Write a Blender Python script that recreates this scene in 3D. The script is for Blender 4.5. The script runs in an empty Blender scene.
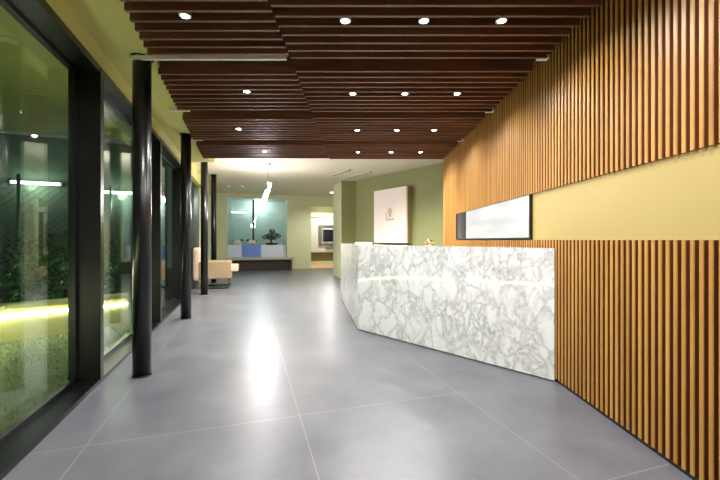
import bpy, bmesh, math, random
from mathutils import Vector, Matrix
random.seed(7)
PI = math.pi
sc = bpy.context.scene
COL = sc.collection

# ------------------------------------------------------------------ camera
EYE = 1.25
cam_d = bpy.data.cameras.new('camera'); cam = bpy.data.objects.new('camera', cam_d); COL.objects.link(cam)
cam.location = (0, 0, EYE); cam.rotation_euler = (PI / 2, 0, 0)
cam_d.sensor_width = 36; cam_d.lens = 18.2; cam_d.clip_start = 0.05; cam_d.clip_end = 200
sc.camera = cam

# ------------------------------------------------------------------ world, exposure
w = bpy.data.worlds.new('night_sky'); sc.world = w; w.use_nodes = True
w.node_tree.nodes['Background'].inputs[0].default_value = (0.11, 0.14, 0.12, 1)
w.node_tree.nodes['Background'].inputs[1].default_value = 0.5
sc.view_settings.view_transform = 'Standard'
try: sc.view_settings.look = 'None'
except Exception: pass
sc.view_settings.gamma = 1; sc.view_settings.use_curve_mapping = False
sc.view_settings.exposure = 0.7
SPOT_W = 40          # lamp power of one recessed ceiling spotlight
WARM = (1.0, 0.965, 0.93)

# ------------------------------------------------------------------ hall frame: s across the hall, t along it
CA, SA = 0.9546, 0.298
PHI = math.atan2(SA, CA)
def H(s, t, z=0.0): return Vector((CA * s - SA * t, SA * s + CA * t, z))

# ------------------------------------------------------------------ materials
def srgb(r, g, b):
    f = lambda c: (c / 255 / 12.92) if c / 255 <= 0.04045 else ((c / 255 + 0.055) / 1.055) ** 2.4
    return (f(r), f(g), f(b), 1)

def mat(name, rgb, rough=0.5, metal=0.0, spec=0.5, noise=0.06, nscale=9.0, coat=0.0, emit=None, estr=0.0, stretch=None, bump=0.0):
    m = bpy.data.materials.new(name); m.use_nodes = True
    nt = m.node_tree; N = nt.nodes; L = nt.links
    b = N['Principled BSDF']; c = srgb(*rgb)
    b.inputs['Roughness'].default_value = rough; b.inputs['Metallic'].default_value = metal
    b.inputs['Specular IOR Level'].default_value = spec; b.inputs['Coat Weight'].default_value = coat
    if noise > 0:
        tc = N.new('ShaderNodeTexCoord'); no = N.new('ShaderNodeTexNoise'); no.inputs['Scale'].default_value = nscale
        no.inputs['Detail'].default_value = 5
        src = tc.outputs['Object']
        if stretch:
            mp = N.new('ShaderNodeMapping'); mp.inputs['Scale'].default_value = stretch
            L.new(src, mp.inputs[0]); src = mp.outputs[0]
        L.new(src, no.inputs['Vector'])
        rp = N.new('ShaderNodeValToRGB'); rp.color_ramp.elements[0].position = 0.3; rp.color_ramp.elements[1].position = 0.7
        rp.color_ramp.elements[0].color = tuple(x * (1 - noise) for x in c[:3]) + (1,)
        rp.color_ramp.elements[1].color = tuple(min(1, x * (1 + noise)) for x in c[:3]) + (1,)
        L.new(no.outputs[0], rp.inputs[0]); L.new(rp.outputs[0], b.inputs['Base Color'])
        if bump:
            bp = N.new('ShaderNodeBump'); bp.inputs['Strength'].default_value = bump; bp.inputs['Distance'].default_value = 0.01
            L.new(no.outputs[0], bp.inputs['Height']); L.new(bp.outputs[0], b.inputs['Normal'])
    else:
        b.inputs['Base Color'].default_value = c
    if emit:
        b.inputs['Emission Color'].default_value = srgb(*emit); b.inputs['Emission Strength'].default_value = estr
    return m

def wood_mat(name, dark, light, rough, stretch, island=0.25, spec=0.4):
    m = bpy.data.materials.new(name); m.use_nodes = True
    nt = m.node_tree; N = nt.nodes; L = nt.links; b = N['Principled BSDF']
    b.inputs['Roughness'].default_value = rough; b.inputs['Specular IOR Level'].default_value = spec
    tc = N.new('ShaderNodeTexCoord'); mp = N.new('ShaderNodeMapping'); mp.inputs['Scale'].default_value = stretch
    geo = N.new('ShaderNodeNewGeometry')
    ad = N.new('ShaderNodeVectorMath'); ad.operation = 'ADD'
    sc_ = N.new('ShaderNodeMath'); sc_.operation = 'MULTIPLY'; sc_.inputs[1].default_value = 37.0
    L.new(geo.outputs['Random Per Island'], sc_.inputs[0])
    L.new(tc.outputs['Object'], mp.inputs[0]); L.new(mp.outputs[0], ad.inputs[0]); L.new(sc_.outputs[0], ad.inputs[1])
    no = N.new('ShaderNodeTexNoise'); no.inputs['Scale'].default_value = 1.0; no.inputs['Detail'].default_value = 6; no.inputs['Distortion'].default_value = 0.6
    L.new(ad.outputs[0], no.inputs['Vector'])
    mx = N.new('ShaderNodeMath'); mx.operation = 'MULTIPLY_ADD'; mx.inputs[1].default_value = island; 
    L.new(geo.outputs['Random Per Island'], mx.inputs[0]); L.new(no.outputs[0], mx.inputs[2])
    rp = N.new('ShaderNodeValToRGB'); rp.color_ramp.elements[0].position = 0.36; rp.color_ramp.elements[1].position = 0.62 + island * 0.8
    rp.color_ramp.elements[0].color = srgb(*dark); rp.color_ramp.elements[1].color = srgb(*light)
    L.new(mx.outputs[0], rp.inputs[0]); L.new(rp.outputs[0], b.inputs['Base Color'])
    return m

def marble_mat():
    m = bpy.data.materials.new('arabescato_marble'); m.use_nodes = True
    nt = m.node_tree; N = nt.nodes; L = nt.links; b = N['Principled BSDF']
    b.inputs['Roughness'].default_value = 0.045; b.inputs['Specular IOR Level'].default_value = 0.5
    tc = N.new('ShaderNodeTexCoord')
    mp = N.new('ShaderNodeMapping'); mp.inputs['Rotation'].default_value = (0.3, 0.5, 0.2); mp.inputs['Scale'].default_value = (1.15, 1.0, 0.8)
    L.new(tc.outputs['Object'], mp.inputs[0])
    n1 = N.new('ShaderNodeTexNoise'); n1.inputs['Scale'].default_value = 3.2; n1.inputs['Detail'].default_value = 6; n1.inputs['Roughness'].default_value = 0.62
    L.new(mp.outputs[0], n1.inputs['Vector'])
    s1 = N.new('ShaderNodeVectorMath'); s1.operation = 'SCALE'; s1.inputs['Scale'].default_value = 0.42
    L.new(n1.outputs['Color'], s1.inputs[0])
    a1 = N.new('ShaderNodeVectorMath'); a1.operation = 'ADD'; L.new(mp.outputs[0], a1.inputs[0]); L.new(s1.outputs[0], a1.inputs[1])
    def veins(scale, p1, dark):
        v = N.new('ShaderNodeTexVoronoi'); v.feature = 'DISTANCE_TO_EDGE'; v.inputs['Scale'].default_value = scale
        L.new(a1.outputs[0], v.inputs['Vector'])
        r = N.new('ShaderNodeValToRGB'); r.color_ramp.elements[0].position = 0.0; r.color_ramp.elements[1].position = p1
        r.color_ramp.elements[0].color = (dark, dark, dark, 1); r.color_ramp.elements[1].color = (0, 0, 0, 1)
        L.new(v.outputs['Distance'], r.inputs[0]); return r
    va = veins(4.0, 0.12, 0.60); vb = veins(9.0, 0.20, 0.75)
    n2 = N.new('ShaderNodeTexNoise'); n2.inputs['Scale'].default_value = 2.6; n2.inputs['Detail'].default_value = 4
    L.new(a1.outputs[0], n2.inputs['Vector'])
    r2 = N.new('ShaderNodeValToRGB'); r2.color_ramp.elements[0].position = 0.38; r2.color_ramp.elements[1].position = 0.60
    L.new(n2.outputs[0], r2.inputs[0])
    n3 = N.new('ShaderNodeTexNoise'); n3.inputs['Scale'].default_value = 24; n3.inputs['Detail'].default_value = 6
    L.new(a1.outputs[0], n3.inputs['Vector'])
    r3 = N.new('ShaderNodeValToRGB'); r3.color_ramp.elements[0].position = 0.35; r3.color_ramp.elements[1].position = 0.7
    L.new(n3.outputs[0], r3.inputs[0])
    mb = N.new('ShaderNodeMix'); mb.data_type = 'RGBA'; mb.blend_type = 'MULTIPLY'; mb.inputs[0].default_value = 1
    L.new(vb.outputs[0], mb.inputs[6]); L.new(r2.outputs[0], mb.inputs[7])
    mx = N.new('ShaderNodeMix'); mx.data_type = 'RGBA'; mx.blend_type = 'LIGHTEN'; mx.inputs[0].default_value = 1
    L.new(va.outputs[0], mx.inputs[6]); L.new(mb.outputs[2], mx.inputs[7])
    m3 = N.new('ShaderNodeMix'); m3.data_type = 'RGBA'; m3.blend_type = 'MULTIPLY'; m3.inputs[0].default_value = 0.65
    L.new(mx.outputs[2], m3.inputs[6]); L.new(r3.outputs[0], m3.inputs[7])
    fin = N.new('ShaderNodeMix'); fin.data_type = 'RGBA'
    fin.inputs[6].default_value = srgb(230, 231, 232); fin.inputs[7].default_value = srgb(84, 88, 94)
    L.new(m3.outputs[2], fin.inputs[0]); L.new(fin.outputs[2], b.inputs['Base Color'])
    return m

def floor_mat():
    m = bpy.data.materials.new('grey_porcelain_tiles'); m.use_nodes = True
    nt = m.node_tree; N = nt.nodes; L = nt.links; b = N['Principled BSDF']
    tc = N.new('ShaderNodeTexCoord'); sp = N.new('ShaderNodeSeparateXYZ'); L.new(tc.outputs['Object'], sp.inputs[0])
    def M(op, a, bb=None):
        n = N.new('ShaderNodeMath'); n.operation = op
        for i, v in enumerate((a, bb)):
            if v is None: continue
            if isinstance(v, (int, float)): n.inputs[i].default_value = v
            else: L.new(v, n.inputs[i])
        return n.outputs[0]
    TW, TL = 1.29, 2.60
    u = M('DIVIDE', M('SUBTRACT', sp.outputs[0], 0.362), TW)
    col = M('FLOOR', u); fu = M('SUBTRACT', u, col)
    isR = M('GREATER_THAN', col, 0.5)
    off = M('MULTIPLY', isR, 1.18)
    v = M('DIVIDE', M('ADD', M('SUBTRACT', sp.outputs[1], 2.605), off), TL)
    row = M('FLOOR', v); fv = M('SUBTRACT', v, row)
    du = M('MULTIPLY', M('MINIMUM', fu, M('SUBTRACT', 1.0, fu)), TW)
    dv = M('MULTIPLY', M('MINIMUM', fv, M('SUBTRACT', 1.0, fv)), TL)
    g = M('LESS_THAN', M('MINIMUM', du, dv), 0.0035)
    wn = N.new('ShaderNodeTexWhiteNoise'); wn.noise_dimensions = '2D'
    cb = N.new('ShaderNodeCombineXYZ'); L.new(col, cb.inputs[0]); L.new(row, cb.inputs[1]); L.new(cb.outputs[0], wn.inputs['Vector'])
    no = N.new('ShaderNodeTexNoise'); no.inputs['Scale'].default_value = 2.2; no.inputs['Detail'].default_value = 8; no.inputs['Roughness'].default_value = 0.65
    L.new(tc.outputs['Object'], no.inputs['Vector'])
    rp = N.new('ShaderNodeValToRGB'); rp.color_ramp.elements[0].position = 0.3; rp.color_ramp.elements[1].position = 0.72
    rp.color_ramp.elements[0].color = srgb(88, 90, 97); rp.color_ramp.elements[1].color = srgb(108, 110, 117)
    L.new(no.outputs[0], rp.inputs[0])
    hv = N.new('ShaderNodeHueSaturation'); L.new(rp.outputs[0], hv.inputs['Color'])
    L.new(M('ADD', M('MULTIPLY', wn.outputs['Value'], 0.10), 0.95), hv.inputs['Value'])
    mx = N.new('ShaderNodeMix'); mx.data_type = 'RGBA'; L.new(g, mx.inputs[0]); L.new(hv.outputs[0], mx.inputs[6]); mx.inputs[7].default_value = srgb(128, 128, 128)
    L.new(mx.outputs[2], b.inputs['Base Color'])
    rr = N.new('ShaderNodeMapRange'); rr.inputs['To Min'].default_value = 0.27; rr.inputs['To Max'].default_value = 0.40
    L.new(no.outputs[0], rr.inputs[0]); L.new(rr.outputs[0], b.inputs['Roughness'])
    b.inputs['Specular IOR Level'].default_value = 0.5
    return m

def glass_mat(name, tint, ior=1.52):
    m = bpy.data.materials.new(name); m.use_nodes = True
    nt = m.node_tree; N = nt.nodes; L = nt.links
    N.remove(N['Principled BSDF']); out = N['Material Output']
    fr = N.new('ShaderNodeFresnel'); gm = N.new('ShaderNodeNewGeometry')
    io = N.new('ShaderNodeMix'); io.inputs[2].default_value = ior; io.inputs[3].default_value = 1 / ior   # same reflectance on both faces of the pane
    L.new(gm.outputs['Backfacing'], io.inputs[0]); L.new(io.outputs[0], fr.inputs[0])
    tr = N.new('ShaderNodeBsdfTransparent'); tr.inputs[0].default_value = tint
    gl = N.new('ShaderNodeBsdfGlossy'); gl.inputs['Roughness'].default_value = 0.0; gl.inputs[0].default_value = (0.93, 1.0, 0.95, 1)
    mx = N.new('ShaderNodeMixShader'); L.new(fr.outputs[0], mx.inputs[0]); L.new(tr.outputs[0], mx.inputs[1]); L.new(gl.outputs[0], mx.inputs[2])
    L.new(mx.outputs[0], out.inputs[0]); return m

def emit_mat(name, rgb, strength):
    m = bpy.data.materials.new(name); m.use_nodes = True
    nt = m.node_tree; N = nt.nodes; L = nt.links
    N.remove(N['Principled BSDF']); e = N.new('ShaderNodeEmission'); e.inputs[0].default_value = srgb(*rgb); e.inputs[1].default_value = strength
    L.new(e.outputs[0], N['Material Output'].inputs[0]); return m

def screen_mat():
    m = bpy.data.materials.new('lit_screen_picture'); m.use_nodes = True
    nt = m.node_tree; N = nt.nodes; L = nt.links
    b = N['Principled BSDF']; b.inputs['Base Color'].default_value = (0.03, 0.03, 0.03, 1); b.inputs['Roughness'].default_value = 0.15
    tc = N.new('ShaderNodeTexCoord'); no = N.new('ShaderNodeTexNoise'); no.inputs['Scale'].default_value = 1.5
    mp = N.new('ShaderNodeMapping'); mp.inputs['Scale'].default_value = (1, 0.6, 4.0); L.new(tc.outputs['Object'], mp.inputs[0]); L.new(mp.outputs[0], no.inputs['Vector'])
    rp = N.new('ShaderNodeValToRGB'); rp.color_ramp.elements[0].color = srgb(214, 218, 222); rp.color_ramp.elements[1].color = srgb(255, 252, 244)
    rp.color_ramp.elements[0].position = 0.3; rp.color_ramp.elements[1].position = 0.6
    L.new(no.outputs[0], rp.inputs[0]); L.new(rp.outputs[0], b.inputs['Emission Color']); b.inputs['Emission Strength'].default_value = 0.62
    return m

OLIVE = mat('olive_ceiling_paint', (186, 183, 108), 0.7, noise=0.02, nscale=2)
GREEN = mat('sage_green_wall_paint', (140, 145, 98), 0.65, noise=0.02, nscale=2)
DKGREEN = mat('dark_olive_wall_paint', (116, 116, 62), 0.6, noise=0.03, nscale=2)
PALE = mat('pale_lime_wall_paint', (218, 221, 184), 0.7, noise=0.02, nscale=2)
CREAMC = mat('cream_ceiling_paint', (218, 213, 190), 0.75, noise=0.02, nscale=2)
WHITEP = mat('white_lacquer', (236, 234, 230), 0.4, noise=0.015, nscale=3)
OAK = wood_mat('golden_oak', (152, 106, 46), (186, 138, 70), 0.42, (10, 10, 0.9), 0.22)
OAKSIDE = wood_mat('shaded_groove_side', (100, 56, 22), (118, 68, 28), 0.6, (8, 8, 1), 0.15)  # oak darkened to carry the shade between the slats
BACKING = wood_mat('brown_backing_board', (46, 24, 10), (58, 32, 13), 0.6, (6, 3, 1), 0.05)
BAND = mat('cream_band_panel', (166, 146, 86), 0.45, noise=0.015, nscale=2)
WALNUT = wood_mat('dark_walnut', (82, 49, 33), (128, 82, 57), 0.5, (1.4, 16, 16), 0.2, 0.5)
SOFFIT = mat('dark_brown_soffit', (46, 26, 16), 0.8, noise=0.05)
BLACK = mat('black_powder_coat', (12, 12, 13), 0.32, noise=0.1, nscale=14)
BLACKG = mat('black_gloss_steel', (12, 12, 14), 0.3, noise=0.08, nscale=6, coat=0.1)
MARBLE = marble_mat()
TILES = floor_mat()
GLASS = glass_mat('green_tinted_glazing', (0.85, 0.93, 0.87, 1), 1.75)
CLEAR = glass_mat('teal_display_glass', (0.90, 0.96, 0.95, 1))
STEEL = mat('satin_steel', (190, 190, 188), 0.3, 1.0, noise=0.04)
WHITEM = mat('white_metal', (226, 224, 214), 0.35, noise=0.03)
BRASS = mat('polished_brass', (222, 196, 138), 0.22, 1.0, noise=0.04)
PUCKLENS = emit_mat('ceiling_light_lens', (255, 246, 234), 9)
LENS = emit_mat('lamp_lens', (255, 244, 226), 40)
TUBE = emit_mat('glowing_tube', (255, 242, 248), 100)
LED = emit_mat('yellow_led_strip', (255, 251, 214), 34)
COOL = emit_mat('cool_tube_light', (230, 245, 255), 6)
SCREEN = screen_mat()
DARKSCR = mat('dark_glossy_screen', (34, 38, 46), 0.1, noise=0.3, nscale=2, stretch=(1, 1, 1.5))
BEIGE = mat('beige_upholstery', (146, 126, 98), 0.8, noise=0.08, nscale=40, bump=0.2)
BEIGE2 = mat('pale_beige_upholstery', (190, 172, 152), 0.8, noise=0.06, nscale=40, bump=0.2)
BENCHTOP = mat('greige_bench_top', (176, 168, 152), 0.45, noise=0.05)
BENCHDK = mat('dark_bench_frame', (56, 48, 38), 0.5, noise=0.1)
LAV = mat('pale_blue_lacquer', (214, 224, 255), 0.35, noise=0.03)
BLUE = mat('cornflower_blue_lacquer', (104, 146, 240), 0.35, noise=0.03)
TEAL = mat('pale_teal_plaster', (180, 194, 188), 0.7, noise=0.06, nscale=1.5)
PEACH = wood_mat('peach_wood_floor', (226, 176, 128), (242, 200, 156), 0.4, (2, 12, 2), 0.1)
LEAF = mat('dark_leaf', (46, 78, 44), 0.5, noise=0.3, nscale=30)
HEDGE = mat('hedge_leaf', (52, 96, 52), 0.55, noise=0.35, nscale=20)
GRASS = mat('grass_blade', (108, 122, 76), 0.6, noise=0.35, nscale=5)
SOIL = mat('lawn_ground', (104, 108, 80), 0.9, noise=0.3, nscale=6, bump=0.3)
KERB = mat('pale_yellow_render', (186, 176, 128), 0.8, noise=0.06)
CERAM = mat('cream_ceramic', (226, 214, 190), 0.3, noise=0.1)
DARKCER = mat('dark_ceramic', (40, 36, 32), 0.3, noise=0.1)
BARK = mat('brown_bark', (70, 48, 30), 0.8, noise=0.2, nscale=30)
PANELC = mat('cream_sign_board', (240, 230, 222), 0.5, noise=0.012, nscale=2)
PANELS = mat('tan_sign_edge', (150, 128, 84), 0.5, noise=0.03)
GOLD = mat('gold_emblem', (222, 200, 128), 0.4, 0.3, noise=0.1, nscale=30)
GREYINK = mat('grey_print', (120, 122, 122), 0.6, noise=0.05)
SLOT = mat('shadow_slot_black', (40, 38, 26), 0.8, noise=0.05)
WIRE = mat('galvanised_wire', (150, 170, 158), 0.45, 0.6, noise=0.1)

# ------------------------------------------------------------------ mesh helpers
class MB:
    def __init__(s): s.bm = bmesh.new(); s.ms = []
    def mi(s, m):
        if m not in s.ms: s.ms.append(m)
        return s.ms.index(m)
    def hexa(s, c, m=None, bev=0, seg=2):
        """8 corners: 4 bottom (counter-clockwise), 4 top"""
        v = [s.bm.verts.new(p) for p in c]
        fs = [s.bm.faces.new([v[i] for i in q]) for q in ((3, 2, 1, 0), (4, 5, 6, 7), (0, 1, 5, 4), (1, 2, 6, 5), (2, 3, 7, 6), (3, 0, 4, 7))]
        if m: 
            for f in fs: f.material_index = s.mi(m)
        if bev:
            es = list({e for f in fs for e in f.edges})
            r = bmesh.ops.bevel(s.bm, geom=es, offset=bev, segments=seg, affect='EDGES', profile=0.6)
        return s
    def box(s, x0, x1, y0, y1, z0, z1, m=None, bev=0, seg=2):
        return s.hexa([(x0, y0, z0), (x1, y0, z0), (x1, y1, z0), (x0, y1, z0), (x0, y0, z1), (x1, y0, z1), (x1, y1, z1), (x0, y1, z1)], m, bev, seg)
    def prism(s, pts, z0, z1, m=None):
        a = sum(pts[i][0] * pts[(i + 1) % len(pts)][1] - pts[(i + 1) % len(pts)][0] * pts[i][1] for i in range(len(pts)))
        if a < 0: pts = pts[::-1]
        lo = [s.bm.verts.new((p[0], p[1], z0)) for p in pts]; hi = [s.bm.verts.new((p[0], p[1], z1)) for p in pts]
        n = len(pts); fs = [s.bm.faces.new(lo[::-1]), s.bm.faces.new(hi)]
        for i in range(n): fs.append(s.bm.faces.new((lo[i], lo[(i + 1) % n], hi[(i + 1) % n], hi[i])))
        if m:
            for f in fs: f.material_index = s.mi(m)
        return s
    def lathe(s, prof, c=(0, 0, 0), n=24, m=None):
        rings = []
        for r, z in prof:
            if r < 1e-5: rings.append([s.bm.verts.new((c[0], c[1], c[2] + z))])
            else: rings.append([s.bm.verts.new((c[0] + r * math.cos(2 * PI * k / n), c[1] + r * math.sin(2 * PI * k / n), c[2] + z)) for k in range(n)])
        fs = []
        for a, b in zip(rings, rings[1:]):
            for k in range(n):
                k2 = (k + 1) % n
                if len(a) == 1 and len(b) == 1: continue
                if len(a) == 1: fs.append(s.bm.faces.new((a[0], b[k2], b[k])))
                elif len(b) == 1: fs.append(s.bm.faces.new((a[k], a[k2], b[0])))
                else: fs.append(s.bm.faces.new((a[k], a[k2], b[k2], b[k])))
        if len(rings[0]) > 1: fs.append(s.bm.faces.new(rings[0][::-1]))
        if len(rings[-1]) > 1: fs.append(s.bm.faces.new(rings[-1]))
        for f in fs:
            if len(f.verts) < 5: f.smooth = True
            if m: f.material_index = s.mi(m)
        return s
    def tube(s, pts, r, n=8, m=None):
        pts = [Vector(p) for p in pts]; rings = []
        rs = r if isinstance(r, (list, tuple)) else [r] * len(pts)
        for i, p in enumerate(pts):
            d = (pts[min(i + 1, len(pts) - 1)] - pts[max(i - 1, 0)]).normalized()
            up = Vector((0, 0, 1)) if abs(d.z) < 0.9 else Vector((1, 0, 0))
            a = d.cross(up).normalized(); b = a.cross(d).normalized()
            rings.append([s.bm.verts.new(p + rs[i] * (math.cos(2 * PI * k / n) * a + math.sin(2 * PI * k / n) * b)) for k in range(n)])
        fs = []
        for a, b in zip(rings, rings[1:]):
            for k in range(n):
                f = s.bm.faces.new((a[k], a[(k + 1) % n], b[(k + 1) % n], b[k])); f.smooth = True; fs.append(f)
        fs.append(s.bm.faces.new(rings[0][::-1])); fs.append(s.bm.faces.new(rings[-1]))
        if m:
            for f in fs: f.material_index = s.mi(m)
        return s
    def blob(s, c, rad, sub=2, jit=0.0, m=None):
        r = bmesh.ops.create_icosphere(s.bm, subdivisions=sub, radius=1.0)
        for v in r['verts']:
            k = 1 + random.uniform(-jit, jit)
            v.co = Vector((c[0] + v.co.x * rad[0] * k, c[1] + v.co.y * rad[1] * k, c[2] + v.co.z * rad[2] * k))
        for f in {f for v in r['verts'] for f in v.link_faces}:
            f.smooth = True
            if m: f.material_index = s.mi(m)
        return s
    def leaf(s, p, size):
        d = Vector((random.gauss(0, 1), random.gauss(0, 1), random.gauss(0.3, 1))).normalized()
        u = d.orthogonal().normalized(); v = d.cross(u)
        q = [s.bm.verts.new(Vector(p) + size * k) for k in (-u, v * 0.45, u, -v * 0.45)]
        s.bm.faces.new(q); return s
    def build(s, name, m=None, parent=None, loc=(0, 0, 0), rz=0.0):
        if not s.ms and m: s.ms = [m]
        me = bpy.data.meshes.new(name)
        bmesh.ops.recalc_face_normals(s.bm, faces=s.bm.faces[:])
        s.bm.to_mesh(me); s.bm.free()
        for x in s.ms: me.materials.append(x)
        o = bpy.data.objects.new(name, me); COL.objects.link(o)
        o.location = loc; o.rotation_euler = (0, 0, rz)
        if parent: o.parent = parent
        return o

def tag(o, label, cat, group=None, kind=None):
    o['label'] = label; o['category'] = cat
    if group: o['group'] = group
    if kind: o['kind'] = kind
    return o
def thing(name, label, cat, loc, rz=0.0, group=None):
    o = bpy.data.objects.new(name, None); COL.objects.link(o); o.empty_display_size = 0.1
    o.location = loc; o.rotation_euler = (0, 0, rz)
    return tag(o, label, cat, group)
def struct(o): o['kind'] = 'structure'; return o
def hstruct(mb, name, m): return struct(mb.build(name, m, None, (0, 0, 0), PHI))
def copy_tree(o, loc, rz=None, label=None):
    c = o.copy(); COL.objects.link(c); c.location = loc
    if rz is not None: c.rotation_euler = (0, 0, rz)
    if label: c['label'] = label
    for ch in list(o.children):
        d = ch.copy(); COL.objects.link(d); d.parent = c
        for g in list(ch.children):
            e = g.copy(); COL.objects.link(e); e.parent = d
    return c

# ================================================================== STRUCTURE
ZL, ZB = 2.93, 3.18            # dropped ceiling, back ceiling
SG = -1.405                     # glass plane (s)
SI = -1.217                    # inner line of the glazing frames (s)
def inv(x, y): return (CA * x + SA * y, -SA * x + CA * y)      # world -> (s, t)

# floor
fl = [(SG - 0.02, -3.4), (SG - 0.02, 18.7), (6.0, 18.7), inv(3.0, 8.0), inv(2.32, -3.25)]
hstruct(MB().prism(fl, -0.12, 0.0), 'floor', TILES)
mb = MB().prism([(2.72, 15.92), (6.0, 15.92), (6.0, 18.55), (2.72, 18.55)], 0.0, 0.006)
hstruct(mb, 'floor_back_room', PEACH)

# ceilings
hstruct(MB().prism(fl, ZB, ZB + 0.15), 'ceiling', CREAMC)
# dropped strip along the glass, up to y = 7.85
lf = [(SG - 0.02, -3.2), (-0.80, -3.2), inv(-3.14, 7.33), inv(-3.14, 7.85), inv(-3.99, 7.85)]
hstruct(MB().prism(lf, ZL, ZB), 'ceiling_dropped_strip', OLIVE)
# dark soffit over the slats
X0 = lambda y: -1.67 - 0.312 * (y - 2.6)
sof = [(X0(-3.2) + 0.02, -3.2), (1.76, -3.2), (1.76, 7.28), (X0(7.28) + 0.02, 7.28)]
struct(MB().prism(sof, 3.02, 3.17).build('ceiling_soffit', SOFFIT))

# right wall: backing, clad in vertical oak slats around a cream band
XF = 1.72
wr = struct(MB().box(1.785, 2.3, -3.2, 7.52, 0, ZB).build('wall_right', BACKING))
struct(MB().box(2.1, 2.3, 7.52, 8.9, 0, ZB).build('wall_right_return', GREEN))
def slats(name, y0, y1, z0, z1, parent):
    b = MB(); n = int(round((y1 - y0) / 0.0507)); c = 0.004
    for i in range(n):
        y = y0 + (i + 0.5) * (y1 - y0) / n; h = 0.0135
        pts = [(XF + c, y - h), (1.786, y - h), (1.786, y + h), (XF + c, y + h), (XF, y + h - c), (XF, y - h + c)]
        nf = len(b.bm.faces); b.prism(pts, z0, z1, OAK)
        b.bm.faces.ensure_lookup_table()
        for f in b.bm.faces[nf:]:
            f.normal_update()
            if abs(f.normal.y) > 0.95: f.material_index = b.mi(OAKSIDE)      # groove shade is painted into the darker colour of the slat sides
    return b.build(name, OAK, parent)
ZB0, ZB1 = 1.25, 1.715
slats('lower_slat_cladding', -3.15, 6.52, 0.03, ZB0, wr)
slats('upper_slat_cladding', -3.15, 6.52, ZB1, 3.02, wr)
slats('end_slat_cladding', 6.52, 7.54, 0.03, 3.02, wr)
MB().box(1.745, 1.786, -3.15, 3.68, ZB0, ZB1).build('cream_band', BAND, wr)
struct(MB().box(1.735, 1.786, -3.15, 7.5, 0.0, 0.03).build('baseboard_right', BLACK))

# rear wall and wall behind the camera
struct(MB().box(-3.0, 2.3, -3.35, -3.2, 0, ZB).build('wall_rear', PALE))

# green wall behind the desk, dark return and passage cheek
g0, g1 = Vector((2.07, 9.06)), Vector((-0.13, 11.9)); gd = (g1 - g0).normalized(); gn = Vector((gd.y, -gd.x)) * -1  # gn towards the hall
if gn.y > 0: gn = -gn
ga = g0 - gd * 0.4
struct(MB().prism([tuple(ga), tuple(g1), tuple(g1 - gn * 0.2), tuple(ga - gn * 0.2)], 0, ZB).build('wall_desk', GREEN))
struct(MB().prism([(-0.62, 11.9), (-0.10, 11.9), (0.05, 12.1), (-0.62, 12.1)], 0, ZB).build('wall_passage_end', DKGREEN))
struct(MB().prism([(-0.625, 11.895), (-0.955, 12.97), (-0.75, 13.0), (-0.61, 12.1), (-0.61, 11.9)], 0, ZB).build('wall_passage_side', PALE))

# back wall with window opening and doorway (hall frame)
TB = 15.9
b = MB()
b.box(SG, -0.76, TB, TB + 0.2, 0, ZB); b.box(1.67, 2.71, TB, TB + 0.2, 0, ZB)
b.box(-0.76, 1.67, TB, TB + 0.2, 3.0, ZB); b.box(-0.76, 1.67, TB, TB + 0.2, 0, 0.52)
b.box(2.71, 6.0, TB, TB + 0.2, 2.74, ZB)
hstruct(b, 'wall_back', PALE)
hstruct(MB().box(4.3, 4.45, 12.5, TB, 0, ZB), 'wall_passage', PALE)
# room behind the doorway
b = MB(); b.box(2.3, 6.0, 18.55, 18.7, 0, ZB); b.box(2.3, 2.45, TB + 0.2, 18.55, 0, ZB); b.box(5.85, 6.0, TB + 0.2, 18.55, 0, ZB)
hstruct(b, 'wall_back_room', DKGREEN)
hstruct(MB().box(2.45, 5.85, TB + 0.2, 18.55, 3.06, ZB), 'ceiling_back_room', PALE)
hstruct(MB().box(2.45, 5.85, 18.35, 18.55, 2.40, 2.64), 'trim_1', PALE)
hstruct(MB().box(2.45, 5.85, 18.50, 18.55, 0.0, 0.16), 'baseboard_back', PALE)
# display niche behind the back window
b = MB(); b.box(-1.0, 1.95, TB + 1.5, TB + 1.6, 0.4, 3.1); b.box(-1.1, -0.98, TB + 0.2, TB + 1.6, 0.4, 3.1); b.box(1.9, 2.0, TB + 0.2, TB + 1.6, 0.4, 3.1)
b.box(-1.0, 1.95, TB + 0.2, TB + 1.6, 3.02, 3.12); b.box(-1.0, 1.95, TB + 0.2, TB + 1.6, 0.40, 0.52)
hstruct(b, 'wall_display_niche', TEAL)
w4 = hstruct(MB().box(-0.76, 1.67, TB + 0.72, TB + 0.735, 0.52, 3.02), 'window_4', CLEAR)
MB().box(0.25, 0.33, TB + 0.69, TB + 0.76, 0.52, 3.02).build('mullion', BENCHDK, w4)

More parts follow.
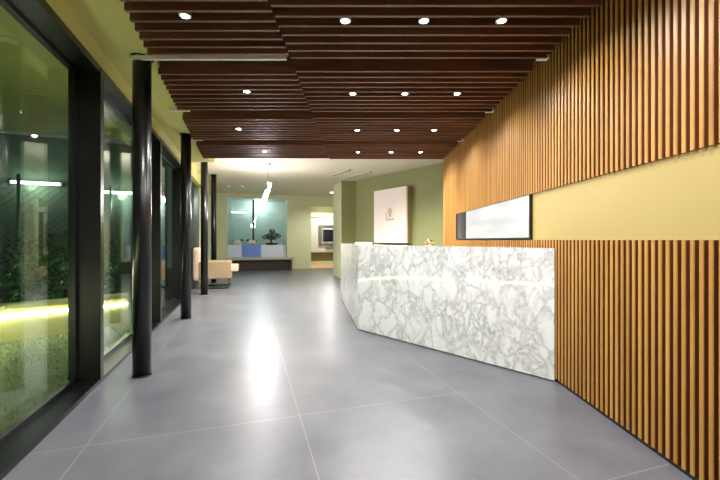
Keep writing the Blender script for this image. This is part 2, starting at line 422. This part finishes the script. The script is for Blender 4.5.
# glazed left wall
def tpos(k): return 3.74 + 2.32 * k
HEAD = 2.77
hstruct(MB().box(SG - 0.03, SI, -3.2, 8.3, 0, 0.035), 'trim_2', BLACK)
hstruct(MB().box(SG - 0.03, SI, -3.2, 8.3, HEAD - 0.06, HEAD), 'trim_3', BLACK)
hstruct(MB().box(SG - 0.05, SI, -3.2, TB, HEAD, ZB), 'wall_left', OLIVE)
ts = [tpos(k) for k in (-3, -2, -1, 0, 1, 2)]
for k, t in enumerate(ts):
    m = struct(MB().box(SG - 0.04, SI + 0.004, t - 0.035, t + 0.035, 0.02, HEAD - 0.02).build('trim_%d' % (4 + k), BLACK, None, (0, 0, 0), PHI))
n = 1
for a, c in zip(ts, ts[1:]):
    wn = hstruct(MB().box(SG - 0.012, SG, a + 0.03, c - 0.03, 0.03, HEAD - 0.05), 'window_%d' % n if n < 4 else 'window_%d' % (n + 1), GLASS)
    f = MB()
    for (p, q, z0, z1) in ((a + 0.035, c - 0.035, 0.03, 0.07), (a + 0.035, c - 0.035, HEAD - 0.085, HEAD - 0.05), (a + 0.035, a + 0.075, 0.03, HEAD - 0.05), (c - 0.075, c - 0.035, 0.03, HEAD - 0.05)):
        f.box(SG - 0.03, SG + 0.02, p, q, z0, z1)
    f.build('window_frame', BLACK, wn); n += 1
hstruct(MB().box(SG - 0.05, SI - 0.10, 8.3, 11.6, 0, HEAD), 'wall_left_dark_panel', BLACK)
hstruct(MB().box(SG - 0.05, SI - 0.02, 11.6, TB, 0, HEAD), 'wall_left_far', PALE)

# ceiling slots over the desk end (recessed slot diffusers)
def slot(p, q, label):
    p = Vector(p); q = Vector(q); d = (q - p).normalized(); nrm = Vector((-d.y, d.x)) * 0.035
    o = thing('slot_diffuser', label, 'air vent', (p.x, p.y, ZB), 0, 'slot diffusers in the back ceiling')
    loc = lambda v: (v.x - p.x, v.y - p.y)
    MB().prism([loc(p - nrm), loc(q - nrm), loc(q + nrm), loc(p + nrm)], -0.012, 0.0).build('slot', SLOT, o)
    b = MB()
    for sg in (-1, 1):
        e = nrm * sg; e2 = nrm * sg * 1.35
        b.prism([loc(p + e), loc(q + e), loc(q + e2), loc(p + e2)], -0.018, 0.0)
    b.build('flange', CREAMC, o)
slot((-0.85, 10.94), (-0.27, 9.98), 'left one of two dark slot vents in the ceiling by the green wall')
slot((-0.41, 11.33), (0.33, 10.29), 'dark slot vent in the ceiling nearest the sage green wall')

# ================================================================== SLATTED CEILING PANELS
CY = [1.355, 2.70, 4.045, 5.39, 6.735]
XJ = -0.62
def slat_panel(c, right, label, group):
    o = thing('slatted_ceiling_panel', label, 'ceiling panel', (0, c, 2.87), 0, group)
    b = MB()
    n = 10 if right else 9
    for k in range(n):
        y = -0.06 * (n - 1) + 0.12 * k
        xl, xr = (XJ + 0.004, 1.66) if right else (X0(c + y), XJ - 0.004)
        b.box(xl, xr, y - 0.0125, y + 0.0125, 0.0, 0.14)
    b.build('slats', WALNUT, o)
    b = MB()
    for xf in ((-0.3, 0.5, 1.3) if right else (XJ - 0.25, X0(c) + 0.35)):
        b.box(xf - 0.02, xf + 0.02, -0.06 * (n - 1), 0.06 * (n - 1), 0.14, 0.151)
    b.build('hanger_rail', SOFFIT, o)
words = ['out of view above the camera', 'in the row nearest the camera', 'in the second row from the camera', 'in the third row from the camera', 'in the farthest row of the ceiling']
for i, c in enumerate(CY):
    for right in (False, True):
        side = 'wide dark walnut slat panel on the wood wall side' if right else 'dark walnut slat panel on the column side'
        slat_panel(c, right, '%s, %s' % (side, words[i]), 'slatted ceiling panels')

# white rails in the gaps between the panel rows
def rail(x0, x1, y, label, hook):
    o = thing('ceiling_rail', label, 'rail', ((x0 + x1) / 2, y, 2.93), 0, 'white ceiling rails between slat panels')
    h = (x1 - x0) / 2
    MB().box(-h, h, -0.014, 0.014, -0.05, -0.012, None, 0.004).build('bar', WHITEM, o)
    for x in (-h + 0.06, h - 0.04): MB().box(x - 0.02, x + 0.02, -0.012, 0.012, -0.012, 0.0 if x < 0 else 0.09).build('bracket', WHITEM, o)
    if hook: MB().tube([(h - 0.01, 0, -0.03), (h + 0.012, 0, -0.02), (h + 0.012, 0, 0.05), (h - 0.005, 0, 0.07)], 0.006).build('hook', WHITEM, o)
rail(-2.07, -0.665, 3.295, 'white rail under the ceiling running right from the nearest black column', True)
rail(-2.42, -2.16, 4.62, 'short white rail end on the ceiling beside the second slat row', False)
rail(-2.80, -2.58, 5.97, 'short white rail end on the ceiling beside the third slat row', False)
for y, wd in ((3.33, 'nearest'), (4.70, 'middle'), (6.06, 'farthest')):
    o = thing('rail_bracket', '%s of three small white brackets where slats meet the wood wall' % wd, 'bracket', (1.672, y, 2.90), 0, 'white brackets at the wood wall')
    MB().box(-0.05, 0.048, -0.03, 0.03, 0.0, 0.035, None, 0.004).build('plate', WHITEM, o)
    MB().box(-0.01, 0.01, -0.01, 0.01, 0.035, 0.12).build('stem', WHITEM, o)

# ================================================================== RECESSED SPOTLIGHTS
def lamp(name, kind, parent, loc, energy, color, size=2.2, blend=0.6, radius=0.04):
    d = bpy.data.lights.new(name, kind); d.energy = energy; d.color = color
    if kind == 'SPOT': d.spot_size = size; d.spot_blend = blend
    d.shadow_soft_size = radius
    o = bpy.data.objects.new(name, d); COL.objects.link(o); o.location = loc
    if parent: o.parent = parent
    return o
def downlight(x, y, z, label, group, watts, top, first=[None]):
    o = thing('recessed_spotlight', label, 'spotlight', (x, y, z), 0, group)
    MB().lathe([(0.028, 0.012), (0.030, 0.0), (0.043, 0.0), (0.045, 0.006), (0.043, top)], n=20).build('trim_ring', STEEL, o)
    MB().lathe([(0.0, 0.002), (0.029, 0.002), (0.029, 0.006), (0.0, 0.006)], n=20).build('lens', LENS, o)
    lamp('bulb', 'SPOT', o, (0, 0, -0.012), watts, WARM, 2.75, 0.5, 0.03)
ROWW = ['', 'nearest', 'second', 'third', 'farthest']
XR = {1: (-1.27, -0.11, 0.475, 1.05), 2: (-1.24, -0.08, 0.50, 1.08), 3: (-1.78, -0.04, 0.545, 1.10), 4: (-1.75, -0.04, 0.57, 1.12)}
CW = ['leftmost', 'second from the left', 'third from the left', 'rightmost']
for i in range(1, 5):
    for j, x in enumerate(XR[i]):
        downlight(x, CY[i] + (-0.06 if j == 0 else 0.0), 2.872, '%s glowing spotlight in the %s row of the slatted ceiling' % (CW[j], ROWW[i]), 'spotlights in the slatted ceiling', SPOT_W, 0.147)
for y in (1.355, ):
    for j, x in enumerate((-0.9, -0.05, 0.5, 1.07)):
        downlight(x, y + (-0.06 if j == 0 else 0.0), 2.872, 'glowing spotlight of the row above the camera, out of view', 'spotlights above the camera', SPOT_W, 0.147)
for x in (-0.6, 0.9):
    downlight(x, -1.2, 3.018, 'glowing spotlight behind the camera, out of view', 'spotlights behind the camera', SPOT_W * 1.6, 0.003)

# ================================================================== ROUND BLACK COLUMNS
for k, (t, top, wd) in enumerate(((3.81, ZL, 'nearest round black column, standing beside the first glass pane'), (6.37, ZL, 'second round black column from the front, before the glazing'),
                                  (9.02, ZB, 'third round black column, right in front of the beige chair'), (11.55, ZB, 'farthest round black column, behind the beige armchair'))):
    o = thing('round_column', wd, 'column', H(-0.92, t), 0, 'round black columns')
    r = 0.077
    MB().lathe([(r, 0.0), (r, top)], n=40).build('shaft', BLACKG, o)
    MB().lathe([(r + 0.006, 0.0), (r + 0.006, 0.012)], n=40).build('base_ring', BLACK, o)
    MB().lathe([(r + 0.02, top - 0.006), (r + 0.02, top)], n=40).build('ceiling_collar', BLACK, o)

# ================================================================== RECEPTION DESK
A = Vector((1.712, 3.205)); Bc = Vector((-0.03, 5.07)); Cc = Vector((-0.407, 7.75)); ZD = 1.178
desk = thing('reception_desk', 'angled white marble reception desk with grey veins beside the wood wall', 'reception desk', (0, 0, 0))
def offs(p, q, d):      # inward normal (away from the hall)
    n_ = Vector((q.y - p.y, -(q.x - p.x))).normalized()
    if n_.y < 0 and abs(n_.y) > abs(n_.x): n_ = -n_
    if n_.x < 0 and abs(n_.x) >= abs(n_.y): n_ = -n_
    return n_ * d
nAB = offs(A, Bc, 1.0); nBC = offs(Bc, Cc, 1.0)
def inner(d):   # parallel polyline at distance d behind the fronts
    def isect(p, u, q, v):
        den = u.x * v.y - u.y * v.x; k = ((q.x - p.x) * v.y - (q.y - p.y) * v.x) / den; return p + u * k
    u = Bc - A; v = Cc - Bc
    b_ = isect(A + nAB * d, u, Bc + nBC * d, v)
    a_ = A + nAB * d; k = (1.712 - a_.x) / u.x; a_ = a_ + u * k
    return a_, b_, Cc + nBC * d
a1, b1, c1 = inner(0.05); a2, b2, c2 = inner(0.42); a3, b3, c3 = inner(0.9); a0, b0, c0 = inner(0.03)
T = lambda *p: [tuple(x) for x in p]
MB().prism(T(A, Bc, b1, a1), 0.012, ZD - 0.03).build('front_panel', MARBLE, desk)
MB().prism(T(Bc, Cc, c1, b1), 0.012, ZD - 0.03).build('side_panel', MARBLE, desk)
MB().prism(T(A, Bc, Cc, c2, b2, a2), ZD - 0.03, ZD).build('counter_top', MARBLE, desk)
MB().prism(T(a0, b0, c0, c1, b1, a1), 0.0, 0.012).build('plinth', BLACK, desk)
MB().prism(T(a1, b1, c1, c3, b3, a3), 0.70, 0.73).build('work_surface', WHITEP, desk)
d_ = (Cc - Bc).normalized()
MB().prism(T(Cc - d_ * 0.04, Cc, c3, c3 - d_ * 0.04), 0.0, ZD - 0.03).build('end_panel', WHITEP, desk)

# brass counter bell
px = Vector((0.823, 4.33))
bell = thing('service_bell', 'small brass service bell standing on the marble counter', 'bell', (px.x, px.y, ZD))
MB().lathe([(0.062, 0.0), (0.064, 0.012), (0.058, 0.022), (0.03, 0.026)], n=28).build('base', BRASS, bell)
MB().lathe([(0.046, 0.03), (0.056, 0.034), (0.055, 0.05), (0.046, 0.066), (0.028, 0.078), (0.010, 0.083), (0.0, 0.084)], n=28).build('dome', BRASS, bell)
MB().lathe([(0.007, 0.082), (0.007, 0.094), (0.012, 0.097), (0.011, 0.105), (0.0, 0.108)], n=16).build('button', BRASS, bell)
MB().lathe([(0.02, 0.02), (0.02, 0.036)], n=12).build('post', STEEL, bell)

tr = thing('paper_tray', 'flat white tray lying on the counter at the desk corner', 'tray', (0.04, 5.48, ZD), math.radians(8))
b = MB(); b.box(-0.10, 0.12, -0.14, 0.14, 0, 0.008); b.box(-0.10, -0.092, -0.14, 0.14, 0.008, 0.04); b.box(0.112, 0.12, -0.14, 0.14, 0.008, 0.04); b.box(-0.092, 0.112, 0.132, 0.14, 0.008, 0.04)
b.build('tray', WHITEP, tr)
MB().box(-0.085, 0.105, -0.13, 0.12, 0.008, 0.022).build('papers', CERAM, tr)

# ================================================================== LIT WALL DISPLAY in the cream band
dy0, dy1 = 3.68, 6.50
ds = thing('wall_display', 'long bright white wall display in a black frame on the wood wall', 'display', (1.762, (dy0 + dy1) / 2, ZB0 + 0.008))
hl = (dy1 - dy0) / 2; hz = ZB1 - ZB0 - 0.008
MB().box(-0.03, 0.024, -hl, hl, 0.0, hz).build('housing', BLACK, ds)
b = MB()
b.box(-0.045, -0.03, -hl, hl, 0, 0.018); b.box(-0.045, -0.03, -hl, hl, hz - 0.006, hz); b.box(-0.045, -0.03, -hl, -hl + 0.022, 0.018, hz - 0.006); b.box(-0.045, -0.03, hl - 0.02, hl, 0.018, hz - 0.006)
b.build('frame', BLACK, ds)
yb = 5.92 - (dy0 + dy1) / 2
MB().box(-0.036, -0.03, -hl + 0.022, yb, 0.018, hz - 0.006).build('screen', SCREEN, ds)
MB().box(-0.036, -0.03, yb, hl - 0.02, 0.018, hz - 0.006).build('dark_panel', DARKSCR, ds)

# ================================================================== SIGN BOARD on the green wall
dep = 0.22
def wall_pt(x):   # point where the front plane of the board meets the picture column x
    r = (x - 360) / 364; p = g0 + gn * dep
    k = (p.x - r * p.y) / (r * gd.y - gd.x); return p + gd * k
pr = wall_pt(406.5); pl = wall_pt(374)
wB = (pl - pr).length; zb, zt = 1.17, 2.70
# local frame: x along the wall from right to left end of photo, y out of the wall
ang = math.atan2(gd.y, gd.x)
sb = thing('sign_board', 'deep cream square sign board with gold emblem on the green wall', 'sign', ((pr + pl) / 2 - gn * dep).to_3d() + Vector((0, 0, zb)), ang)
ysg = 1 if (Vector((-gd.y, gd.x)).dot(gn) > 0) else -1
hw, hh = wB / 2, zt - zb
def yb2(a, b_): return (min(a * ysg, b_ * ysg), max(a * ysg, b_ * ysg))
y0, y1 = yb2(0.0, dep - 0.05)
MB().box(-hw, hw, y0, y1, 0, hh).build('box_sides', PANELS, sb)
# folded face: rim, four facets sinking towards a small flat centre
yo, yi = dep * ysg, (dep - 0.035) * ysg
b = MB(); rm = 0.05
O = [(-hw, 0), (hw, 0), (hw, hh), (-hw, hh)]
cx, cz, cw, ch = 0.02, 0.80, 0.17, 0.20
I = [(cx - cw, cz - ch), (cx + cw, cz - ch), (cx + cw, cz + ch), (cx - cw, cz + ch)]
vo = [b.bm.verts.new((x, yo, z)) for x, z in O]; vi = [b.bm.verts.new((x, yi, z)) for x, z in I]; vb = [b.bm.verts.new((x, (dep - 0.05) * ysg, z)) for x, z in O]
for i in range(4):
    j = (i + 1) % 4
    b.bm.faces.new((vo[i], vo[j], vi[j], vi[i])); b.bm.faces.new((vo[i], vo[j], vb[j], vb[i]))
b.bm.faces.new(vi); b.bm.faces.new(vb)
b.build('folded_face', PANELC, sb)
# emblem: small gold flower above grey lines; the picture's right is local -x
e = MB(); yf = yi
for k in range(6):
    a = 2 * PI * k / 6
    e.blob((cx + 0.055 * math.cos(a), yf, cz + 0.10 + 0.055 * math.sin(a)), (0.042, 0.010, 0.042), 1)
e.blob((cx, yf, cz + 0.10), (0.035, 0.016, 0.035), 1)
e.build('gold_emblem', GOLD, sb)
e = MB(); ya, yc = yb2(yf / ysg, yf / ysg + 0.006)
e.box(cx - 0.008, cx + 0.008, ya, yc, cz - 0.07, cz + 0.04); e.box(cx - 0.045, cx - 0.03, ya, yc, cz - 0.05, cz + 0.0); e.box(cx + 0.135, cx + 0.15, ya, yc, cz - 0.12, cz + 0.06)
for k in range(8): e.box(cx - 0.15 + k * 0.038, cx - 0.15 + k * 0.038 + 0.026, ya, yc, cz - 0.155, cz - 0.115 - 0.012 * (k % 3))
e.build('grey_lettering', GREYINK, sb)

# ================================================================== LOUNGE ARMCHAIR
ch_ = thing('lounge_armchair', 'beige lounge armchair with tall rounded back and metal sled legs', 'armchair', H(-0.70, 10.35), PHI)
# local x = across hall (front of chair +x), y = along hall
MB().box(-0.60, -0.39, -0.40, 0.40, 0.20, 1.06, None, 0.10, 5).build('backrest', BEIGE2, ch_)
MB().box(-0.40, 0.50, -0.30, 0.30, 0.42, 0.60, None, 0.05, 4).build('seat_cushion', BEIGE2, ch_)
MB().box(-0.44, 0.34, -0.29, 0.29, 0.26, 0.42, None, 0.02, 2).build('seat_base', BEIGE, ch_)
for sg in (-1, 1):
    a, c = sorted((sg * 0.30, sg * 0.42))
    MB().box(-0.44, 0.32, a, c, 0.26, 0.70, None, 0.025, 3).build('armrest', BEIGE, ch_)
    MB().tube([(-0.38, sg * 0.36, 0.265), (-0.38, sg * 0.36, 0.014), (0.27, sg * 0.36, 0.014), (0.27, sg * 0.36, 0.265)], 0.014).build('leg', BLACKG, ch_)
MB().tube([(0.27, -0.36, 0.10), (0.27, 0.36, 0.10)], 0.010).build('stretcher', BLACKG, ch_)

# ================================================================== BENCH, CABINETS, ORNAMENTS at the back window
be = thing('window_bench', 'long low greige bench under the back window', 'bench', H(0.52, 15.58), PHI)
MB().box(-1.30, 1.36, -0.34, 0.31, 0.44, 0.52, None, 0.008).build('bench_top', BENCHTOP, be)
MB().box(-1.24, 1.30, -0.02, 0.28, 0.0, 0.44).build('back_box', BENCHDK, be)
for x in (-1.26, 1.22): MB().box(x, x + 0.07, -0.30, -0.02, 0.0, 0.44).build('leg', BENCHDK, be)

def cabinet(s0, s1, m, label):
    o = thing('low_cabinet', label, 'cabinet', H((s0 + s1) / 2, TB + 0.36, 0.52), PHI, 'low cabinets on the window ledge')
    h = (s1 - s0) / 2 - 0.006
    MB().box(-h, h, -0.20, 0.24, 0, 0.52, None, 0.004).build('body', m, o)
    n_ = 1 if h < 0.4 else 2
    for k in range(n_):
        x0 = -h + 0.012 + k * (2 * h / n_); x1 = -h - 0.012 + (k + 1) * (2 * h / n_)
        d = MB().box(x0, x1, -0.218, -0.20, 0.012, 0.50, None, 0.003).build('door', m, o)
        MB().box(x1 - 0.035, x1 - 0.02, -0.232, -0.218, 0.22, 0.32).build('handle', WHITEM, d)
cabinet(-0.76, -0.17, LAV, 'pale lilac cabinet at the left end under the back window')
cabinet(-0.17, 0.59, BLUE, 'cornflower blue cabinet between the two pale ones')
cabinet(0.59, 1.67, LAV, 'wide pale lilac cabinet below the bonsai tree')

ZC = 1.04
def figurine(s, label, flip, mbody, mhead):
    o = thing('animal_figurine', label, 'figurine', H(s, TB + 0.33, ZC), PHI + (PI if flip else 0), 'animal figurines on the cabinets')
    b = MB(); b.blob((0, 0, 0.12), (0.15, 0.07, 0.075), 3); b.blob((0.11, 0, 0.13), (0.07, 0.065, 0.07), 3); b.build('body', mbody, o)
    b = MB(); b.blob((0.17, 0, 0.20), (0.062, 0.05, 0.05), 2); b.blob((0.225, 0, 0.185), (0.035, 0.03, 0.028), 2)
    for y in (-0.03, 0.03): b.tube([(0.15, y, 0.23), (0.142, y * 1.3, 0.272)], [0.016, 0.004], 6)
    b.build('head', mhead, o)
    for x in (-0.09, 0.11):
        for y in (-0.04, 0.04): MB().tube([(x, y, 0.09), (x, y, 0.04), (x, y, 0.001)], [0.03, 0.02, 0.022], 8).build('leg', mbody, o)
    MB().tube([(-0.13, 0, 0.14), (-0.20, 0, 0.19), (-0.22, 0, 0.25)], [0.02, 0.014, 0.006], 7).build('tail', mhead, o)
figurine(-0.36, 'dark animal figurine on the left pale cabinet', False, CERAM, DARKCER)
figurine(0.24, 'cream animal figurine on the blue cabinet', True, CERAM, BARK)

bo = thing('bonsai_tree', 'dark green bonsai tree in a black dish on the right cabinet', 'bonsai', H(1.05, TB + 0.33, ZC), PHI)
MB().lathe([(0.17, 0.0), (0.24, 0.02), (0.26, 0.09), (0.235, 0.09), (0.22, 0.075), (0.0, 0.075)], n=28).build('dish', DARKCER, bo)
b = MB(); b.tube([(0.02, 0, 0.07), (-0.03, 0.01, 0.18), (0.03, 0, 0.28), (0.0, 0, 0.42), (0.02, 0, 0.56)], [0.04, 0.034, 0.026, 0.018, 0.008], 9)
b.tube([(-0.01, 0, 0.22), (-0.14, 0.02, 0.30), (-0.26, 0, 0.33)], [0.022, 0.014, 0.006], 7); b.tube([(0.03, 0, 0.28), (0.15, -0.02, 0.32), (0.28, 0, 0.40)], [0.02, 0.013, 0.006], 7)
b.build('trunk', BARK, bo)
b = MB()
for (x, y, z, rx, rz) in ((-0.24, 0, 0.33, 0.17, 0.10), (-0.08, 0.03, 0.40, 0.17, 0.11), (0.10, -0.02, 0.43, 0.18, 0.12), (0.27, 0, 0.38, 0.14, 0.10), (0.02, 0, 0.58, 0.13, 0.11), (0.0, -0.05, 0.28, 0.22, 0.08)):
    for _ in range(150):
        v = Vector((random.gauss(0, 1), random.gauss(0, 1), random.gauss(0, 1))).normalized() * random.uniform(0.5, 1) ** 0.5
        b.leaf((x + v.x * rx, y + v.y * rx * 0.8, z + v.z * rz), random.uniform(0.02, 0.04))
b.build('foliage', LEAF, bo)

# niche tube light
nl = thing('niche_tube_light', 'white tube light glowing behind the back window glass', 'tube light', H(-0.30, TB + 1.40, 2.50), PHI)
MB().tube([(-0.32, 0, 0), (0.32, 0, 0)], 0.028, 12).build('tube', COOL, nl)
MB().box(-0.36, 0.36, 0.02, 0.10, -0.03, 0.03).build('holder', WHITEM, nl)
lamp('glow', 'POINT', nl, (0.85, -0.45, 0.42), 30, (0.92, 1.0, 1.0), radius=0.15)

# ================================================================== PENDANT
pe = thing('pendant_lamp', 'pendant lamp of slanting glowing glass sticks hanging before the back window', 'pendant lamp', (-2.33, 9.2, ZB))
MB().lathe([(0.0, -0.045), (0.07, -0.045), (0.075, -0.03), (0.075, 0.0)], n=24).build('canopy', STEEL, pe)
MB().tube([(0, 0, -0.04), (0.0, 0, -0.46)], 0.004, 6).build('cord', BLACK, pe)
MB().lathe([(0.0, -0.50), (0.03, -0.49), (0.032, -0.46), (0.0, -0.45)], n=14).build('hub', STEEL, pe)
for (dx, dy, xt, yt, zt_, l) in ((0.04, 0.0, 0.07, 0, -0.50, 0.44), (-0.02, 0.03, 0.03, 0.05, -0.60, 0.46), (-0.05, -0.03, -0.02, -0.05, -0.68, 0.40)):
    d = Vector((-0.34, 0.1 * dy, -1)).normalized()
    p = Vector((xt, yt, zt_))
    st = MB().tube([p, p + d * 0.06, p + d * l], [0.017, 0.024, 0.024], 12).build('glass_stick', TUBE, pe)
    MB().tube([(dx * 0.3, dy * 0.3, -0.47), p], 0.003, 5).build('wire', BLACK, pe)
    MB().tube([p - d * 0.03, p + d * 0.002], 0.020, 10).build('cap', STEEL, st)

lamp('glow', 'POINT', pe, (-0.15, 0.05, -1.05), 60, (1.0, 0.95, 0.92), radius=0.12)

# round ceiling spots of the back area
def puck(x, y, label, watts, r=0.07):
    o = thing('ceiling_puck_light', label, 'ceiling light', (x, y, ZB), 0, 'round lights in the back ceiling')
    MB().lathe([(r * 0.72, -0.034), (r, -0.03), (r, 0.0)], n=24).build('housing', STEEL, o)
    MB().lathe([(0.0, -0.038), (r * 0.72, -0.036), (r * 0.72, -0.03), (0, -0.03)], n=24).build('lens', PUCKLENS, o)
    if watts: lamp('bulb', 'SPOT', o, (0, 0, -0.06), watts, (1.0, 0.94, 0.84), 2.7, 0.6, 0.06)
def unlit(x, y, label):
    o = thing('ceiling_sensor', label, 'ceiling fitting', (x, y, ZB), 0, 'small fittings in the back ceiling')
    MB().lathe([(0.06, -0.05), (0.075, -0.03), (0.08, 0.0)], n=20).build('housing', WHITEM, o)
    MB().lathe([(0.0, -0.052), (0.04, -0.051), (0.04, -0.049), (0, -0.049)], n=20).build('lens', GREYINK, o)
unlit(-4.72, 13.0, 'left of two small round fittings on the ceiling before the back window')
unlit(-4.22, 13.0, 'right of two small round fittings on the ceiling before the back window')
puck(-1.13, 14.55, 'bright round ceiling light before the doorway at the back', 120, 0.10)
for x in (-2.3, -1.0, 0.2): puck(x, 7.55, 'added fill light behind the last slat row, out of view', 270)  # unseen lamps, added to brighten the back area

# ================================================================== ROOM WITH THE TELEVISION
wp = thing('media_wall_panel', 'white wall panel behind the television in the back room', 'wall panel', H(3.75, 18.5, 0.62), PHI)
MB().box(-1.3, 1.5, -0.10, 0.05, 0.0, 1.74, None, 0.004).build('panel', WHITEP, wp)
tv = thing('television', 'black television in a silver frame on the white panel', 'television', H(4.33, 18.38, 0.95), PHI)
b = MB(); b.box(-0.80, 0.80, -0.06, 0.015, 0, 0.14); b.box(-0.80, 0.80, -0.06, 0.015, 0.92, 1.06); b.box(-0.80, -0.62, -0.06, 0.015, 0.14, 0.92); b.box(0.62, 0.80, -0.06, 0.015, 0.14, 0.92)
b.build('silver_frame', STEEL, tv)
MB().box(-0.62, 0.62, -0.04, 0.015, 0.14, 0.92, None).build('inner_panel', WHITEP, tv)
MB().box(-0.59, 0.59, -0.075, -0.04, 0.22, 0.84, None, 0.006).build('screen', DARKSCR, tv)
sh = thing('soundbar', 'slim dark soundbar on the white panel below the television', 'soundbar', H(4.25, 18.36, 0.80), PHI)
MB().box(-0.36, 0.36, -0.05, 0.038, 0, 0.07, None, 0.008).build('body', GREYINK, sh)
rl = thing('back_room_ceiling_light', 'round ceiling light of the television room', 'ceiling light', H(3.9, 17.2, 3.06), PHI)
MB().lathe([(0.0, -0.05), (0.18, -0.045), (0.2, 0.0)], n=28).build('diffuser', PUCKLENS, rl)
lamp('bulb', 'POINT', rl, (0, 0, -0.15), 75, (1.0, 0.96, 0.94), radius=0.15)

# ================================================================== OUTSIDE
hs = MB().prism([(-14, -8), (SG - 0.06, -8), (SG - 0.06, 18), (-14, 18)], -0.2, -0.02)
hstruct(hs, 'ground_lawn', SOIL)
P0, P1, P2 = Vector((-1.95, -1.6)), Vector((-4.42, 4.50)), Vector((-3.47, 5.46))
def kerb(p, q, label):
    d = (q - p).normalized(); nrm = Vector((-d.y, d.x))   # away from the building
    o = thing('planter_wall', label, 'planter wall', (p.x, p.y, -0.02), math.atan2(d.y, d.x), 'planter walls outside the glass')
    l = (q - p).length
    MB().box(0, l, 0.012, 0.16, 0, 0.40).build('wall', KERB, o)
    MB().box(0, l, -0.03, 0.18, 0.40, 0.46, None, 0.005).build('coping', KERB, o)
    MB().box(0.02, l - 0.02, -0.012, 0.012, 0.30, 0.325).build('led_strip', LED, o)
kerb(P0, P1, 'yellow lit planter wall running along outside the nearest glass')
kerb(P1 + Vector((-0.27, -0.23)), P2, 'yellow lit planter wall meeting the glass wall at an angle')

g = MB()
for _ in range(9000):
    t = random.uniform(-0.5, 6.2); s = SG - 0.10 - abs(random.random()) * 1.4
    p = H(s, t)
    def side(a, b_, c): return (b_.x - a.x) * (c.y - a.y) - (b_.y - a.y) * (c.x - a.x)
    if side(P0, P1, p) > -0.1 or side(P1, P2, p) > -0.05: continue
    a = random.uniform(0, 2 * PI); h = random.uniform(0.02, 0.055); wv = Vector((math.cos(a), math.sin(a), 0)) * 0.004
    tip = Vector((random.uniform(-0.03, 0.03), random.uniform(-0.03, 0.03), h))
    p.z = -0.02
    g.bm.faces.new([g.bm.verts.new(p - wv), g.bm.verts.new(p + wv), g.bm.verts.new(p + tip)])
tag(g.build('lawn_grass', GRASS), 'short green grass on the lawn outside the glass', 'grass', None, 'stuff')

def hedge(p, q, h, label):
    d = q - p; l = d.length; d.normalize(); nrm = Vector((-d.y, d.x))
    o = thing('hedge', label, 'hedge', (p.x, p.y, -0.02), math.atan2(d.y, d.x), 'hedges outside the glass')
    b = MB()
    for _ in range(int(l * 900)):
        x = random.uniform(0, l); y = random.uniform(0.0, 0.7); z = random.uniform(0.05, h) + 0.08 * math.sin(5 * x)
        b.leaf((x, y, z), random.uniform(0.03, 0.06))
    b.build('foliage', HEDGE, o)
    b = MB()
    for k in range(int(l / 0.4)):
        x = 0.2 + 0.4 * k; b.tube([(x, 0.35, 0.0), (x + 0.05, 0.35, h * 0.5), (x - 0.03, 0.36, h * 0.9)], [0.02, 0.014, 0.006], 6)
    b.build('stems', BARK, o)
hedge(Vector((-4.62, 4.75)), Vector((-3.75, 5.65)), 1.0, 'dark leafy hedge behind the angled planter wall')
hedge(Vector((-6.6, 4.3)), Vector((-5.0, 7.6)), 1.35, 'dark leafy hedge in front of the wire fence')

fe = thing('wire_fence', 'wire mesh fence standing in the dark outside the glass', 'fence', (-8.2, 4.0, -0.02), math.atan2(4.2, 2.2))
LN, HF = 5.2, 2.5
for k in range(4):
    x = 0.1 + k * (LN - 0.2) / 3; MB().tube([(x, 0, 0), (x, 0, HF + 0.05)], 0.03, 10).build('post', WIRE, fe)
b = MB(); stp = 0.14
k = -HF
while k < LN:
    for sg in (0, 1):
        xa, za, xb, zb_ = k, 0.05, k + HF, HF
        if xa < 0: za += -xa; xa = 0
        if xb > LN: zb_ -= xb - LN; xb = LN
        if xb - xa > 0.05:
            if sg: za, zb_ = HF + 0.05 - za, HF + 0.05 - zb_
            b.tube([(xa, 0.01 * sg, za), (xb, 0.01 * sg, zb_)], 0.004, 4)
    k += stp
b.build('mesh', WIRE, fe)

# canopy soffit over the planting and the neighbour's wall with its tube lights
hstruct(MB().box(-4.4, SG - 0.06, -3.0, 7.2, 2.98, 3.15), 'ceiling_canopy', OLIVE)
hstruct(MB().box(-4.4, -4.25, -3.0, 7.2, 2.80, 2.98), 'trim_10', BLACK)
NW0, NW1 = Vector((-13.0, 5.66)), Vector((-4.95, 9.32)); nd = (NW1 - NW0).normalized(); nn = Vector((-nd.y, nd.x))
struct(MB().prism(T(NW0, NW1, NW1 + nn * 0.2, NW0 + nn * 0.2), -0.02, 3.6).build('wall_neighbour', mat('grey_green_render', (120, 140, 116), 0.8, noise=0.08, nscale=1.2)))
def tube_light(u, z, l, label):
    p = NW0 + nd * u
    o = thing('outdoor_tube_light', label, 'tube light', (p.x, p.y, z), math.atan2(nd.y, nd.x), 'tube lights on the wall outside')
    MB().tube([(-l / 2, -0.09, 0), (l / 2, -0.09, 0)], 0.03, 12).build('tube', COOL, o)
    MB().box(-l / 2 - 0.03, l / 2 + 0.03, -0.06, 0.0, -0.04, 0.04).build('holder', WHITEM, o)
    lamp('glow', 'POINT', o, (0, -0.3, -0.1), 7, (0.92, 1.0, 0.95), radius=0.1)
tube_light(6.25, 2.53, 0.85, 'cool white tube light seen through the nearest glass pane')
tube_light(7.95, 2.40, 0.85, 'cool white tube light seen through the second glass pane')
